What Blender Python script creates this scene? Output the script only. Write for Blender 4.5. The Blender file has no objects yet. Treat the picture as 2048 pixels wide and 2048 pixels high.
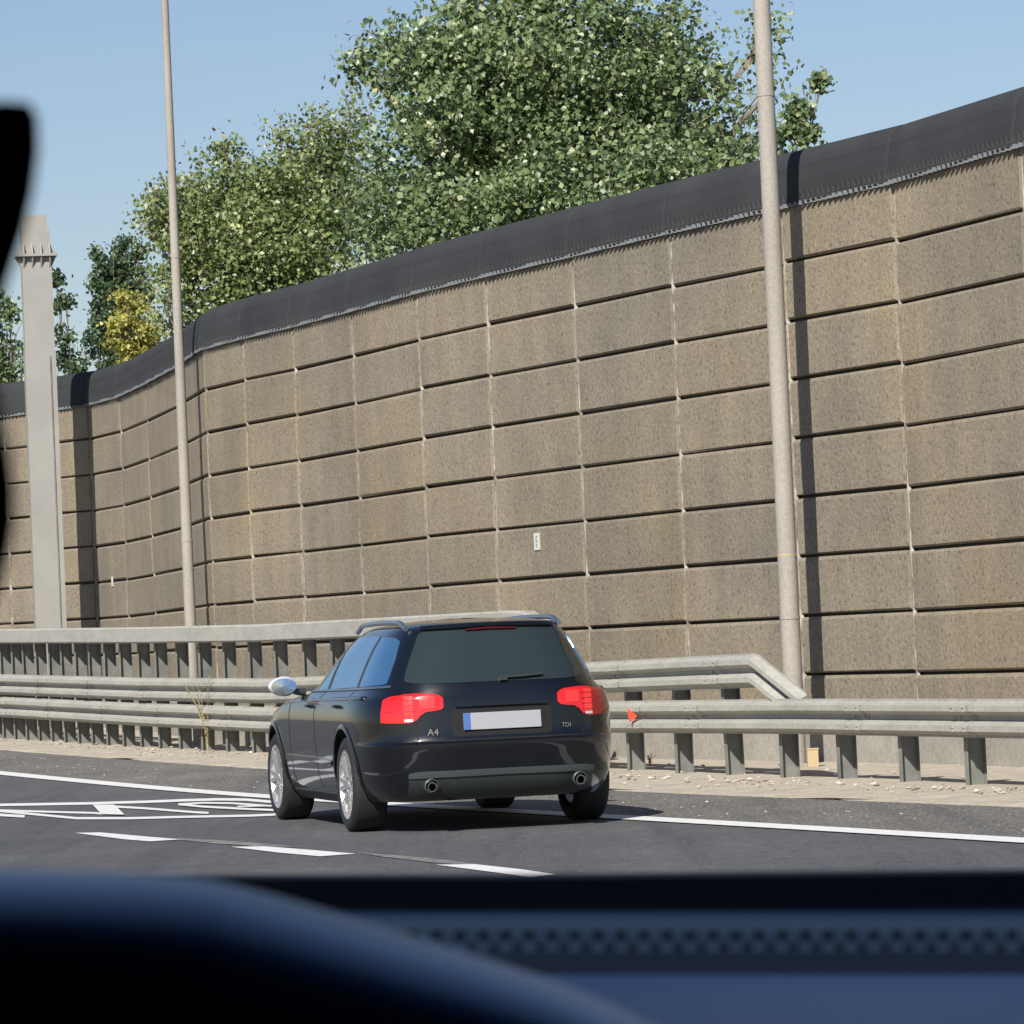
import bpy, bmesh, math, random
import numpy as np
from mathutils import Vector, Matrix
random.seed(7); rng = np.random.default_rng(7)
scene = bpy.context.scene
COL = scene.collection
R = math.radians

# ------------------------------------------------------------------ camera
HC = 1.19            # eye height of a passenger in a car
F = 8100.0           # focal length in pixels of the 2048 px photograph
PITCH = math.atan(271.0/F); ROLL = 0.044
S = 0.952
cam_d = bpy.data.cameras.new("camera"); cam = bpy.data.objects.new("camera", cam_d); COL.objects.link(cam)
fwd = Vector((0, math.cos(PITCH), math.sin(PITCH)))
r0 = Vector((1, 0, 0)); u0 = Vector((0, -math.sin(PITCH), math.cos(PITCH)))
RV = math.cos(ROLL)*r0 - math.sin(ROLL)*u0
UV = math.sin(ROLL)*r0 + math.cos(ROLL)*u0
M = Matrix((( RV.x, UV.x, -fwd.x, 0), (RV.y, UV.y, -fwd.y, 0), (RV.z, UV.z, -fwd.z, HC), (0, 0, 0, 1)))
cam.matrix_world = M
cam_d.sensor_width = 36; cam_d.lens = F/2048*36
cam_d.clip_start = 0.05; cam_d.clip_end = 6000
cam_d.dof.use_dof = True; cam_d.dof.focus_distance = 30; cam_d.dof.aperture_fstop = cam_d.lens/3.3
scene.camera = cam

# ------------------------------------------------------------------ light
SUN_EL, SUN_AZ = R(38.5), R(21)      # sun behind the camera, to the left
world = bpy.data.worlds.new("World"); scene.world = world; world.use_nodes = True
wn = world.node_tree.nodes; wl = world.node_tree.links
bg = wn["Background"]; sky = wn.new("ShaderNodeTexSky"); sky.sky_type = 'NISHITA'; sky.sun_disc = False
sky.sun_elevation = SUN_EL; sky.sun_rotation = math.pi + SUN_AZ
sky.air_density = 1.25; sky.dust_density = 0.5; sky.ozone_density = 1.9
tint = wn.new("ShaderNodeMix"); tint.data_type = 'RGBA'; tint.blend_type = 'MULTIPLY'; tint.inputs[0].default_value = 1; tint.inputs[7].default_value = (.98, 1.0, 1.17, 1)
wl.new(sky.outputs[0], tint.inputs[6]); wl.new(tint.outputs[2], bg.inputs[0]); bg.inputs[1].default_value = 0.058
sd = bpy.data.lights.new("sun", 'SUN'); sun = bpy.data.objects.new("sun", sd); COL.objects.link(sun)
sd.energy = 5.0; sd.angle = R(0.53); sd.color = (1.0, 0.95, 0.87)
ld = Vector((math.sin(SUN_AZ)*math.cos(SUN_EL), math.cos(SUN_AZ)*math.cos(SUN_EL), -math.sin(SUN_EL)))
sun.rotation_euler = ld.to_track_quat('-Z', 'Y').to_euler(); sun.location = (0, 0, 30)
scene.view_settings.view_transform = 'Standard'; scene.view_settings.look = 'None'
scene.view_settings.exposure = 0.56; scene.view_settings.gamma = 1

# ------------------------------------------------------------------ ray helpers
CP = Vector((0, 0, HC))
def ray(px, py):
    return (fwd + RV*((px-1024)/F) + UV*((1024-py)/F))
def at(px, py, Y):                     # point seen at a pixel, at world distance Y
    d = ray(px, py); return CP + d*(Y/d.y)
def atS(px, py, D): return at(px, py, D*S)
def g(Y):                              # the road climbs a little far ahead
    return S*0.0018*min(max(0, Y/S-36), 40)**1.5
def ground(px, py):
    d = ray(px, py); z = 0.0
    for i in range(25):
        t = (z-HC)/d.z; z = 0.5*z+0.5*g(t*d.y)
    t = (z-HC)/d.z; return CP + d*t

# ------------------------------------------------------------------ object helpers
def tag(o, label=None, cat=None, group=None, kind=None):
    if label: o["label"] = label
    if cat: o["category"] = cat
    if group: o["group"] = group
    if kind: o["kind"] = kind
    return o
def thing(name, label, cat, loc=(0, 0, 0), rz=0, group=None):
    o = bpy.data.objects.new(name, None); COL.objects.link(o); o.empty_display_size = .2
    o.location = loc; o.rotation_euler = (0, 0, rz)
    return tag(o, label, cat, group)
def link(name, me, mat=None, parent=None, local=False, smooth=None):
    if mat is not None and len(me.materials) == 0: me.materials.append(mat)
    o = bpy.data.objects.new(name, me); COL.objects.link(o)
    if parent is not None:
        o.parent = parent
        if not local:
            off = Vector(parent.location)
            p = parent.parent
            while p is not None: off += Vector(p.location); p = p.parent
            me.transform(Matrix.Translation(-off))
    if smooth is not None:
        for p in me.polygons: p.use_smooth = True
        if smooth < 180:
            bm = bmesh.new(); bm.from_mesh(me)
            for e in bm.edges:
                if len(e.link_faces) == 2 and e.calc_face_angle(0) > R(smooth): e.smooth = False
            bm.to_mesh(me); bm.free()
    return o
class MB:
    def __init__(s): s.v = []; s.f = []
    def add(s, vs, fs):
        n = len(s.v); s.v += [tuple(v) for v in vs]; s.f += [tuple(i+n for i in f) for f in fs]
    def box(s, c, d, ax=None):
        c = Vector(c); X, Y, Z = ax or (Vector((1,0,0)), Vector((0,1,0)), Vector((0,0,1)))
        vs = [c + X*(d[0]/2*i) + Y*(d[1]/2*j) + Z*(d[2]/2*k) for i in (-1,1) for j in (-1,1) for k in (-1,1)]
        s.add(vs, [(0,1,3,2),(4,6,7,5),(0,4,5,1),(2,3,7,6),(0,2,6,4),(1,5,7,3)])
    def tube(s, pts, rad, n=12, cap=True):
        pts = [Vector(p) for p in pts]; rad = rad if isinstance(rad, (list, tuple)) else [rad]*len(pts)
        vs = []; fs = []; up = None
        for i, p in enumerate(pts):
            t = (pts[min(i+1, len(pts)-1)] - pts[max(i-1, 0)]).normalized()
            if up is None:
                a = Vector((0,0,1)) if abs(t.z) < .9 else Vector((1,0,0)); up = t.cross(a).normalized()
            up = (up - t*up.dot(t)).normalized(); b = t.cross(up)
            for k in range(n):
                an = 2*math.pi*k/n; vs.append(p + up*(math.cos(an)*rad[i]) + b*(math.sin(an)*rad[i]))
        for i in range(len(pts)-1):
            for k in range(n):
                k2 = (k+1) % n; fs.append((i*n+k, i*n+k2, (i+1)*n+k2, (i+1)*n+k))
        if cap: fs.append(tuple(range(n))[::-1]); fs.append(tuple((len(pts)-1)*n+k for k in range(n)))
        s.add(vs, fs)
    def grid(s, rows, close=False):
        n = len(rows[0]); vs = [p for r in rows for p in r]; fs = []
        for i in range(len(rows)-1):
            for k in range(n if close else n-1):
                k2 = (k+1) % n; fs.append((i*n+k, i*n+k2, (i+1)*n+k2, (i+1)*n+k))
        s.add(vs, fs)
    def lathe(s, prof, c, ax, n=40):   # prof: (along, radius)
        ax = Vector(ax).normalized(); a = Vector((0,0,1)); u = ax.cross(a).normalized(); w = ax.cross(u); c = Vector(c)
        rows = [[c + ax*h + u*(math.cos(2*math.pi*k/n)*r) + w*(math.sin(2*math.pi*k/n)*r) for k in range(n)] for h, r in prof]
        s.grid(rows, True)
    def mesh(s, name="m"):
        me = bpy.data.meshes.new(name); me.from_pydata(s.v, [], s.f); me.update(); 
        bm = bmesh.new(); bm.from_mesh(me); bmesh.ops.recalc_face_normals(bm, faces=bm.faces); bm.to_mesh(me); bm.free()
        return me
    def build(s, name, mat, parent=None, local=False, smooth=None):
        return link(name, s.mesh(name), mat, parent, local, smooth)

# ------------------------------------------------------------------ materials
def mat(name, col, rough=.7, metal=0, **kw):
    m = bpy.data.materials.new(name); m.use_nodes = True
    b = m.node_tree.nodes["Principled BSDF"]
    b.inputs["Base Color"].default_value = (*col, 1); b.inputs["Roughness"].default_value = rough
    b.inputs["Metallic"].default_value = metal
    for k, v in kw.items():
        b.inputs[k.replace("_", " ")].default_value = v
    return m
def nz(m, kind='ShaderNodeTexNoise', scale=5, detail=4, rough=.6, stretch=None):
    nt = m.node_tree; tc = nt.nodes.get("TC") or nt.nodes.new("ShaderNodeNewGeometry"); tc.name = "TC"
    src = tc.outputs["Position"]
    if stretch:
        mp = nt.nodes.new("ShaderNodeMapping"); mp.inputs["Scale"].default_value = stretch; nt.links.new(src, mp.inputs[0]); src = mp.outputs[0]
    t = nt.nodes.new(kind); t.inputs["Scale"].default_value = scale
    if kind == 'ShaderNodeTexNoise': t.inputs["Detail"].default_value = detail; t.inputs["Roughness"].default_value = rough
    nt.links.new(src, t.inputs["Vector"]); return t
def ramp(m, src, stops):
    r = m.node_tree.nodes.new("ShaderNodeValToRGB"); e = r.color_ramp.elements
    while len(e) < len(stops): e.new(.5)
    for i, (p, c) in enumerate(stops): e[i].position = p; e[i].color = (*c, 1) if len(c) == 3 else c
    m.node_tree.links.new(src, r.inputs[0]); return r.outputs[0]
def mixc(m, fac, a, b, mode='MIX'):
    n = m.node_tree.nodes.new("ShaderNodeMix"); n.data_type = 'RGBA'; n.blend_type = mode; L = m.node_tree.links
    for v, i in ((fac, 0), (a, 6), (b, 7)):
        if isinstance(v, (int, float)): n.inputs[i].default_value = v
        elif isinstance(v, tuple): n.inputs[i].default_value = (*v, 1)
        else: L.new(v, n.inputs[i])
    return n.outputs[2]
def setcol(m, src): m.node_tree.links.new(src, m.node_tree.nodes["Principled BSDF"].inputs["Base Color"])
def bump(m, src, strength=.5, dist=.01):
    b = m.node_tree.nodes.new("ShaderNodeBump"); b.inputs["Strength"].default_value = strength; b.inputs["Distance"].default_value = dist
    m.node_tree.links.new(src, b.inputs["Height"]); m.node_tree.links.new(b.outputs[0], m.node_tree.nodes["Principled BSDF"].inputs["Normal"])

# asphalt
def asphalt(name, c0, c1, speck, spk=.72):
    m = mat(name, c0, .85)
    a = nz(m, scale=0.6, detail=3); b = nz(m, scale=38, detail=3, rough=.7); c = nz(m, scale=9, detail=4)
    col = ramp(m, a.outputs[0], [(.3, c0), (.7, c1)])
    col = mixc(m, .55, col, ramp(m, c.outputs[0], [(.3, (.45,.45,.45)), (.7, (1.4,1.4,1.4))]), 'MULTIPLY')
    col = mixc(m, ramp(m, b.outputs[0], [(spk-.06, (0,0,0)), (spk, (1,1,1))]), col, speck)
    e = nz(m, scale=1, detail=5, rough=.6); nt = m.node_tree; mp = nt.nodes.new("ShaderNodeMapping"); mp.inputs["Rotation"].default_value = (0,0,-R(22)); mp.inputs["Scale"].default_value = (2.2,.10,1)
    nt.links.new(nt.nodes["TC"].outputs["Position"], mp.inputs[0]); nt.links.new(mp.outputs[0], e.inputs["Vector"])
    col = mixc(m, .8, col, ramp(m, e.outputs[0], [(.34,(.72,.73,.76)),(.48,(1,1,1)),(.66,(1.18,1.16,1.12))]), 'MULTIPLY')
    setcol(m, col); bump(m, b.outputs[0], .5, .006); return m
M_road = asphalt("asphalt", (.052,.053,.057), (.074,.075,.078), (.22,.22,.22), .66)
M_shoulder = asphalt("shoulder_asphalt", (.072,.069,.065), (.108,.103,.095), (.34,.32,.28), .62)
M_ground = mat("earth", (.16,.14,.1), .95)
a = nz(M_ground, scale=.5, detail=6); setcol(M_ground, ramp(M_ground, a.outputs[0], [(.3,(.10,.10,.05)),(.7,(.24,.2,.13))]))
M_verge = mat("dusty_concrete", (.45,.4,.32), .95)
a = nz(M_verge, scale=3, detail=6, rough=.7); b = nz(M_verge, scale=30, detail=3)
c = mixc(M_verge, .6, ramp(M_verge, a.outputs[0], [(.3,(.30,.262,.205)),(.7,(.46,.41,.335))]), ramp(M_verge, b.outputs[0], [(.35,(.6,.58,.55)),(.6,(1.1,1.1,1.1))]), 'MULTIPLY')
setcol(M_verge, c); bump(M_verge, b.outputs[0], .6, .02)
M_paint = mat("road_paint", (.8,.8,.78), .6)
a = nz(M_paint, scale=14, detail=5, rough=.7); setcol(M_paint, ramp(M_paint, a.outputs[0], [(.30,(.22,.22,.22)),(.40,(.60,.60,.58)),(.7,(.66,.66,.64))]))
M_oldpaint = mat("worn_road_paint", (.4,.42,.4), .8)
a = nz(M_oldpaint, scale=10, detail=5, rough=.8); setcol(M_oldpaint, ramp(M_oldpaint, a.outputs[0], [(.42,(.08,.082,.085)),(.56,(.2,.21,.18)),(.7,(.36,.38,.32))]))

# rough concrete facing of the noise barrier
M_wall = mat("pitted_concrete", (.3,.26,.2), .95)
a = nz(M_wall, scale=.55, detail=4); b = nz(M_wall, scale=27, detail=3, rough=.7); c = nz(M_wall, scale=1.2, detail=5, stretch=(2.2,2.2,.35))
oi = M_wall.node_tree.nodes.new("ShaderNodeAttribute"); oi.attribute_name = "tone"
col = ramp(M_wall, a.outputs[0], [(.3,(.178,.153,.117)),(.7,(.230,.197,.150))])
a2 = nz(M_wall, scale=.42, detail=5, rough=.65); col = mixc(M_wall, .75, col, ramp(M_wall, a2.outputs[0], [(.32,(.78,.82,.86)),(.5,(1,1,1)),(.64,(1.06,1.02,.92)),(.74,(1.18,1.10,.86))]), 'MULTIPLY')
col = mixc(M_wall, .8, col, ramp(M_wall, oi.outputs["Fac"], [(0,(.74,.77,.80)),(.5,(.95,.95,.95)),(1,(1.16,1.08,.94))]), 'MULTIPLY')
col = mixc(M_wall, .36, col, ramp(M_wall, c.outputs[0], [(.35,(.7,.7,.7)),(.65,(1.2,1.18,1.1))]), 'MULTIPLY')
col = mixc(M_wall, .8, col, ramp(M_wall, b.outputs[0], [(.33,(.36,.34,.33)),(.40,(.84,.84,.84)),(.52,(1.0,1.0,1.0)),(.62,(1.12,1.1,1.08)),(.70,(1.5,1.45,1.35))]), 'MULTIPLY')
setcol(M_wall, col); bump(M_wall, b.outputs[0], .55, .02)
M_backing = mat("joint_concrete", (.06,.052,.046), .95)
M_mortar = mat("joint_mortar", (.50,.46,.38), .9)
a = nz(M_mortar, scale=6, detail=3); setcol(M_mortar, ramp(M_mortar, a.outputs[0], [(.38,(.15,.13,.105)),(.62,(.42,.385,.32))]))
M_plinth = mat("smooth_concrete", (.4,.38,.33), .9)
a = nz(M_plinth, scale=1.5, detail=6, rough=.7); b = nz(M_plinth, scale=25, detail=3)
setcol(M_plinth, mixc(M_plinth, .4, ramp(M_plinth, a.outputs[0], [(.3,(.20,.188,.162)),(.7,(.30,.284,.245))]), ramp(M_plinth, b.outputs[0], [(.35,(.6,.6,.6)),(.6,(1.1,1.1,1.1))]), 'MULTIPLY'))
M_cap = mat("painted_dark_sheet", (.050,.056,.066), .9, 0, Specular_IOR_Level=.2)
a = nz(M_cap, scale=1.1, detail=5); setcol(M_cap, ramp(M_cap, a.outputs[0], [(.3,(.025,.027,.030)),(.7,(.038,.040,.043))]))
M_flash = mat("flashing_sheet", (.11,.12,.13), .6)
M_galv = mat("galvanised_steel", (.42,.42,.38), .65, 0.1)
a = nz(M_galv, scale=2.5, detail=6, rough=.7, stretch=(1,1,2)); b = nz(M_galv, scale=28, detail=3)
setcol(M_galv, mixc(M_galv, .5, ramp(M_galv, a.outputs[0], [(.3,(.28,.272,.24)),(.7,(.37,.362,.325))]), ramp(M_galv, b.outputs[0], [(.3,(.7,.7,.7)),(.55,(1.08,1.08,1.08))]), 'MULTIPLY'))
M_post = mat("weathered_post_steel", (.30,.32,.30), .7, 0.2)
a = nz(M_post, scale=5, detail=6, rough=.7); setcol(M_post, ramp(M_post, a.outputs[0], [(.3,(.130,.135,.124)),(.7,(.225,.228,.208))]))
M_pole = mat("pole_concrete", (.42,.39,.36), .8)
a = nz(M_pole, scale=2, detail=6, stretch=(1,1,.4)); b = nz(M_pole, scale=40, detail=3)
setcol(M_pole, mixc(M_pole, .35, ramp(M_pole, a.outputs[0], [(.3,(.245,.226,.198)),(.7,(.315,.292,.256))]), ramp(M_pole, b.outputs[0], [(.35,(.6,.6,.6)),(.55,(1.1,1.1,1.1))]), 'MULTIPLY'))
M_column = mat("column_steel", (.48,.47,.44), .6, .1)
a = nz(M_column, scale=1.2, detail=6); setcol(M_column, ramp(M_column, a.outputs[0], [(.3,(.25,.243,.225)),(.7,(.30,.292,.27))]))
M_bark = mat("bark", (.16,.13,.1), .95)
a = nz(M_bark, scale=8, detail=5, stretch=(1,1,.3)); setcol(M_bark, ramp(M_bark, a.outputs[0], [(.3,(.10,.08,.06)),(.7,(.26,.23,.19))]))
M_red = mat("red_reflector", (.85,.06,.03), .35)
M_white = mat("white_plate", (.48,.50,.45), .5)
M_yel = mat("beige_plastic", (.40,.31,.17), .6)
M_ink = mat("dark_ink", (.02,.02,.02), .6)

# ------------------------------------------------------------------ ground, road, markings
def smooth_line(pts, it=2):
    pts = [Vector(p) for p in pts]
    for _ in range(it):
        q = [pts[0]]
        for a, b in zip(pts, pts[1:]): q += [a*.75+b*.25, a*.25+b*.75]
        q.append(pts[-1]); pts = q
    return pts
def extend(pts, d0, d1):
    a = pts[0] + (pts[0]-pts[1]).normalized()*d0; b = pts[-1] + (pts[-1]-pts[-2]).normalized()*d1
    return [a]+pts+[b]
def resample(pts, step):
    out = [pts[0].copy()]; acc = 0
    for a, b in zip(pts, pts[1:]):
        L = (b-a).length; t = step-acc
        while t <= L: out.append(a.lerp(b, t/L)); t += step
        acc = (L-(t-step))
    return out
def flat(pts): return [Vector((p.x, p.y, 0)) for p in pts]
def nrm(pts, i):
    t = (pts[min(i+1, len(pts)-1)]-pts[max(i-1, 0)]); t.z = 0; t.normalize(); return Vector((t.y, -t.x, 0))  # right of travel
def strip(name, A, B, dz, m, nsub=1, label=None, kind='structure'):
    mb = MB(); rows = []
    for a, b in zip(A, B):
        row = []
        for k in range(nsub+1):
            p = a.lerp(b, k/nsub); row.append((p.x, p.y, g(p.y)+dz))
        rows.append(row)
    mb.grid(rows); o = mb.build(name, m); o["kind"] = kind
    return o
def gline(pix): return flat([ground(*p) for p in pix])
edge = resample(smooth_line(extend(gline([(2048,1683),(1310,1640),(530,1595),(0,1547)]), 18, 60)), .7)
vergec = resample(smooth_line(extend(gline([(2048,1616),(1220,1583),(536,1539),(0,1501)]), 18, 60)), .7)
railc = smooth_line(extend(gline([(2048,1580),(1940,1576),(1267,1548),(536,1511),(370,1504),(0,1481)]), 8, 14))

ys = [-400, 0, 20, 30] + [32+2*i for i in range(25)] + [90, 150, 400, 3000]
mb = MB(); mb.grid([[(x, y, g(y)-.03) for x in (-2500, -60, -20, 20, 60, 2500)] for y in ys]); mb.build('ground', M_ground)["kind"] = 'structure'
road_right = vergec
road_left = [p - Vector((14.5, 0, 0)) for p in vergec]
strip('road', road_left, road_right, 0, M_road, 6)
nE = min(len(edge), len(vergec))
mb = MB()
def nearest_on(line, p):
    return min(line, key=lambda q: (q-p).length)
rows = []
for i, p in enumerate(edge):
    q = nearest_on(vergec, p); rows.append([(p.x, p.y, g(p.y)+.004), (q.x, q.y, g(q.y)+.004)])
mb.grid(rows); mb.build('shoulder', M_shoulder)["kind"] = 'structure'
# verge : beige dusty strip reaching behind the wall
rows = []
for i, p in enumerate(vergec):
    n = nrm(vergec, i); row = []
    wob = .10*math.sin(i*.9)+.07*math.sin(i*2.3+1)
    for k, dd in enumerate((wob, .12, .35, .7, 1.1, 1.7, 2.6, 6.0)):
        q = p + n*dd; row.append((q.x, q.y, g(q.y)+(-.004, .008, .014)[min(k,2)]+(0 if k < 3 else .015*random.random())))
    rows.append(row)
mb = MB(); mb.grid(rows); mb.build('verge', M_verge)["kind"] = 'structure'
def band(name, line, w, dz, m):
    A = []; B = []
    for i, p in enumerate(line):
        n = nrm(line, i); A.append(p-n*w/2); B.append(p+n*w/2)
    return strip(name, A, B, dz, m)
band('edge_line', edge, .26, .008, M_paint)
# dashed lane line
def quad_mark(name, pix, m=M_paint, dz=.005):
    pts = [ground(*p) for p in pix]
    me = MB(); me.add([(p.x, p.y, g(p.y)+dz) for p in pts], [tuple(range(len(pts)))])
    o = me.build(name, m); o["kind"] = 'structure'; return o
dash = resample(smooth_line(extend(gline([(1075,1752),(975,1741),(583,1703),(257,1674)]), 16, 0)), .5)
quad_mark('lane_dash', [(150,1667),(200,1666),(300,1675),(362,1680),(300,1684),(250,1680)])
quad_mark('lane_dash', [(462,1695),(530,1694),(630,1702),(712,1709),(640,1714),(560,1707)])
quad_mark('lane_dash', [(872,1731),(950,1730),(1040,1740),(1110,1750),(1060,1756),(980,1745)])
quad_mark('worn_line', [(355,1677),(480,1684),(600,1695),(520,1694),(430,1688),(360,1681)], M_oldpaint, .0045)
quad_mark('worn_line', [(712,1706),(820,1714),(900,1722),(960,1731),(880,1728),(760,1714)], M_oldpaint, .0045)
for k in range(3):
    a = ground(1110, 1752) + Vector((1.1+3.4*k*.385, -2.6-3.4*k*.92, 0)); d = Vector((.385,-.92,0)); n = Vector((.92,.385,0))
    me = MB(); me.add([(q.x, q.y, .005) for q in (a-n*.08, a+n*.08, a+d*2.2+n*.08, a+d*2.2-n*.08)], [(0,1,2,3)]); me.build('lane_dash', M_paint)["kind"] = 'structure'
# painted symbol ahead of the car (crop coords /3.45 + offset)
def cp(x, y): return (x/3.45, 1580+y/3.45)
def stroke(pix, th, name='painted_symbol', dz=.006):
    top = [cp(x, y-th*.5) for x, y in pix]; bot = [cp(x, y+th*.5) for x, y in pix]
    A = [ground(*p) for p in top]; B = [ground(*p) for p in bot]
    rows = [[(p.x, p.y, g(p.y)+dz) for p in (a, b)] for a, b in zip(A, B)]
    SYM.grid(rows)
SYM = MB()
stroke([(-300,112),(0,107),(600,97),(1000,86),(1250,76),(1500,69),(1700,71),(1870,86),(2000,105),(2080,130)], 17)
stroke([(-300,120),(0,150),(300,178),(530,200),(900,200),(1300,190),(1700,183),(1880,176),(2010,160),(2080,131)], 15, dz=.0065)
stroke([(0,146),(200,152),(400,158),(640,164),(720,170)], 13, dz=.0075)
stroke([(-300,150),(-100,168),(0,178),(170,188)], 18, dz=.008)
stroke([(790,120),(1000,132),(1200,148),(1350,160),(1440,164)], 14, dz=.0075)
stroke([(1230,105),(1400,95),(1600,98),(1740,108),(1870,118)], 12, dz=.0085)
stroke([(1235,106),(1400,122),(1600,133),(1870,146),(1960,150)], 14, dz=.0095)
stroke([(1640,122),(1740,119),(1870,117),(1980,120)], 9, dz=.0105)
p = [ground(*cp(x, y)) for x, y in ((640,110),(790,110),(860,180),(700,175))]
SYM.add([(q.x, q.y, g(q.y)+.0115) for q in p], [(0,1,2,3)])
SYM.build('painted_symbol', M_paint)["kind"] = 'structure'

# ------------------------------------------------------------------ noise barrier wall
WT = 5.4*S; CH = .57*S
wp = [(2048,34.9),(1791,37.3),(1566,39.1),(1341,41.0),(1145,43.0),(970,44.9),(832,46.6),(700,48.7),(583,50.6),(482,52.1),(403,53.6),(350,56.7),(286,59.9),(233,62.4),(170,64.1),(85,65.1),(0,66.0)]
WP = [Vector(((px-1024)/F*D*S + .105, D*S, 0)) for px, D in wp]
d = (WP[0]-WP[1]).normalized(); WP = [WP[0]+d*2.2*k for k in (3, 2, 1)] + WP
d = (WP[-1]-WP[-2]).normalized()*.6+Vector((-.25,.3,0)); WP = WP + [WP[-1]+d*2.2*k for k in (1, 2, 3)]
wall = thing('noise_barrier_wall', 'long brown concrete block wall with a dark rounded sheet cap, behind the guardrail', 'wall', (WP[6].x, WP[6].y, 0))
NC = 9
def wall_frame(a, b):
    u = (b-a); L = u.length; u.normalize(); n = Vector((-u.y, u.x, 0))
    if n.dot(Vector((-1,-.4,0))) < 0: n = -n
    return u, n, L
for i in range(len(WP)-1):
    a, b = WP[i], WP[i+1]; u, n, L = wall_frame(a, b)     # a nearer, b further
    mb = MB(); tones = []
    off = (random.random()-.5)*.022
    P = lambda s, v, z: a + u*s + n*v + Vector((0,0,z))
    for k in range(NC):
        zt = WT - k*CH - .002 + off; zb = zt - CH + random.uniform(.020, .033)
        if k == 0: zt = WT-.002
        if k == NC-1: zb = WT-NC*CH+.1
        s0, s1 = .018, L-.018; c = .020; dv = (random.random()-.5)*.010
        vs = [P(s0, -.13, zb), P(s1, -.13, zb), P(s1, -.13, zt), P(s0, -.13, zt),
              P(s0, dv-c, zb), P(s1, dv-c, zb), P(s1, dv-c, zt), P(s0, dv-c, zt),
              P(s0+c, dv, zb+c*.8), P(s1-c, dv, zb+c*.8), P(s1-c, dv, zt-c*1.3), P(s0+c, dv, zt-c*1.3)]
        vs = [v + u*random.gauss(0,.0028) + n*random.gauss(0,.0035) + Vector((0,0,random.gauss(0,.0028))) for v in vs]
        mb.add(vs, [(0,1,5,4),(1,2,6,5),(2,3,7,6),(3,0,4,7),(4,5,9,8),(5,6,10,9),(6,7,11,10),(7,4,8,11),(8,9,10,11)])
        tones += [min(1, max(0, random.gauss(.5, .12)))]*9
    me = mb.mesh('wall_panel'); at_ = me.attributes.new("tone", 'FLOAT', 'FACE'); at_.data.foreach_set("value", tones)
    link('wall_panel', me, M_wall, wall)
    # mortar of the vertical joint, a little wider at the course joints
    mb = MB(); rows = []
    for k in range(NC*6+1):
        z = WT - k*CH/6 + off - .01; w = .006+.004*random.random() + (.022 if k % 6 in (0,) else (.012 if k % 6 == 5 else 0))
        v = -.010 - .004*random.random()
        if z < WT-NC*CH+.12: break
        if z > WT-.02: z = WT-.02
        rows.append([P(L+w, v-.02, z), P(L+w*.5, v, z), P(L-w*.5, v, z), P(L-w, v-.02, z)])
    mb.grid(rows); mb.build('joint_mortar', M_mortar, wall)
    # corrugated cap
    prof = [(.012, WT-.006), (.016, WT+.02), (.014, WT+.10), (.004, WT+.20), (-.012, WT+.28)] + [(-.012-.24*(1-math.cos(a_)), WT+.28+.235*math.sin(a_)) for a_ in [R(x_) for x_ in (14,30,46,62,78,92)]] + [(-.30, WT+.42)]
    ns = max(2, int(L/.043)); rows = []
    for q in range(ns+1):
        s = L*q/ns; amp = .016*(1 if q % 2 else -1)
        rows.append([P(s, .035+v+amp*max(0, 1-(z-WT)/.05), z) for v, z in prof])
    rows[0] = [q_-n*.012 for q_ in rows[0]]; rows[-1] = [q_-n*.012 for q_ in rows[-1]]; mb = MB(); mb.grid(rows); mb.build('cap_panel', M_cap, wall)
    ns = max(2, int(L/.048)); rows = []
    for q in range(ns+1):
        v = .062 if q % 2 else .020; rows.append([P(L*q/ns, v, WT-.034), P(L*q/ns, v, WT+.004)])
    mb = MB(); mb.grid(rows); mb.build('cap_flashing', M_flash, wall)
# dark backing and smooth plinth
mb = MB(); mb2 = MB(); r1 = []; r2 = []
for i, p in enumerate(WP):
    a = WP[max(0, i-1)]; b = WP[min(len(WP)-1, i+1)]; u, n, L = wall_frame(a, b)
    q = p; G = g(p.y)
    r1.append([q+n*v+Vector((0,0,z)) for v, z in ((-.07, -.2), (-.07, WT+.05), (-.3, WT+.05), (-.3, -.2))])
    r2.append([q+n*v+Vector((0,0,z)) for v, z in ((.09, -.1), (.09, .50*S+G), (.06, .53*S+G), (-.05, .54*S+G))])
mb.grid(r1); mb.build('wall_core', M_backing, wall); mb2.grid(r2); mb2.build('plinth', M_plinth, wall)
def wall_point(px, py):     # where a pixel's ray meets the wall face
    d = ray(px, py)
    for a, b in zip(WP, WP[1:]):
        e = b-a; den = d.x*e.y-d.y*e.x
        t = (a.x*e.y-a.y*e.x)/den; s_ = (a.x*d.y-a.y*d.x)/den
        if 0 <= s_ <= 1 and t > 0: return CP+d*t, wall_frame(a, b)
for px, py, w, h, lab in ((1076,1083,12,34,'small white number plate on the brown wall above the black car'),(226,1163,5,20,'tiny white plate low on the wall between the box column and thin mast')):
    c, (u, n, L) = wall_point(px, py)
    t = thing('marker_plate', lab, 'plate', c, group='white plates on the wall')
    k = c.y/F; mb = MB(); mb.box(c+n*.012, (w*k*2.0, .01, h*k), (u, n, Vector((0,0,1)))); mb.build('plate', M_white, t)
    if w > 8:
        mb = MB()
        for j, (dz_, ww) in enumerate(((.30,.5),(.14,.5),(0,.55),(-.16,.5),(-.30,.3))):
            mb.box(c+n*.019+Vector((0,0,dz_*h*k))+u*(.1*w*k*((j%2)-.5)), (w*k*ww, .003, h*k*.08), (u, n, Vector((0,0,1))))
        mb.build('plate_lettering', M_post, t)

# ------------------------------------------------------------------ guardrail
rail = thing('guardrail', 'weathered steel guardrail with two corrugated beams and a smooth top rail on close-set posts', 'guardrail', (0, 0, 0))
RC = resample(flat(railc), .25)
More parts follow.
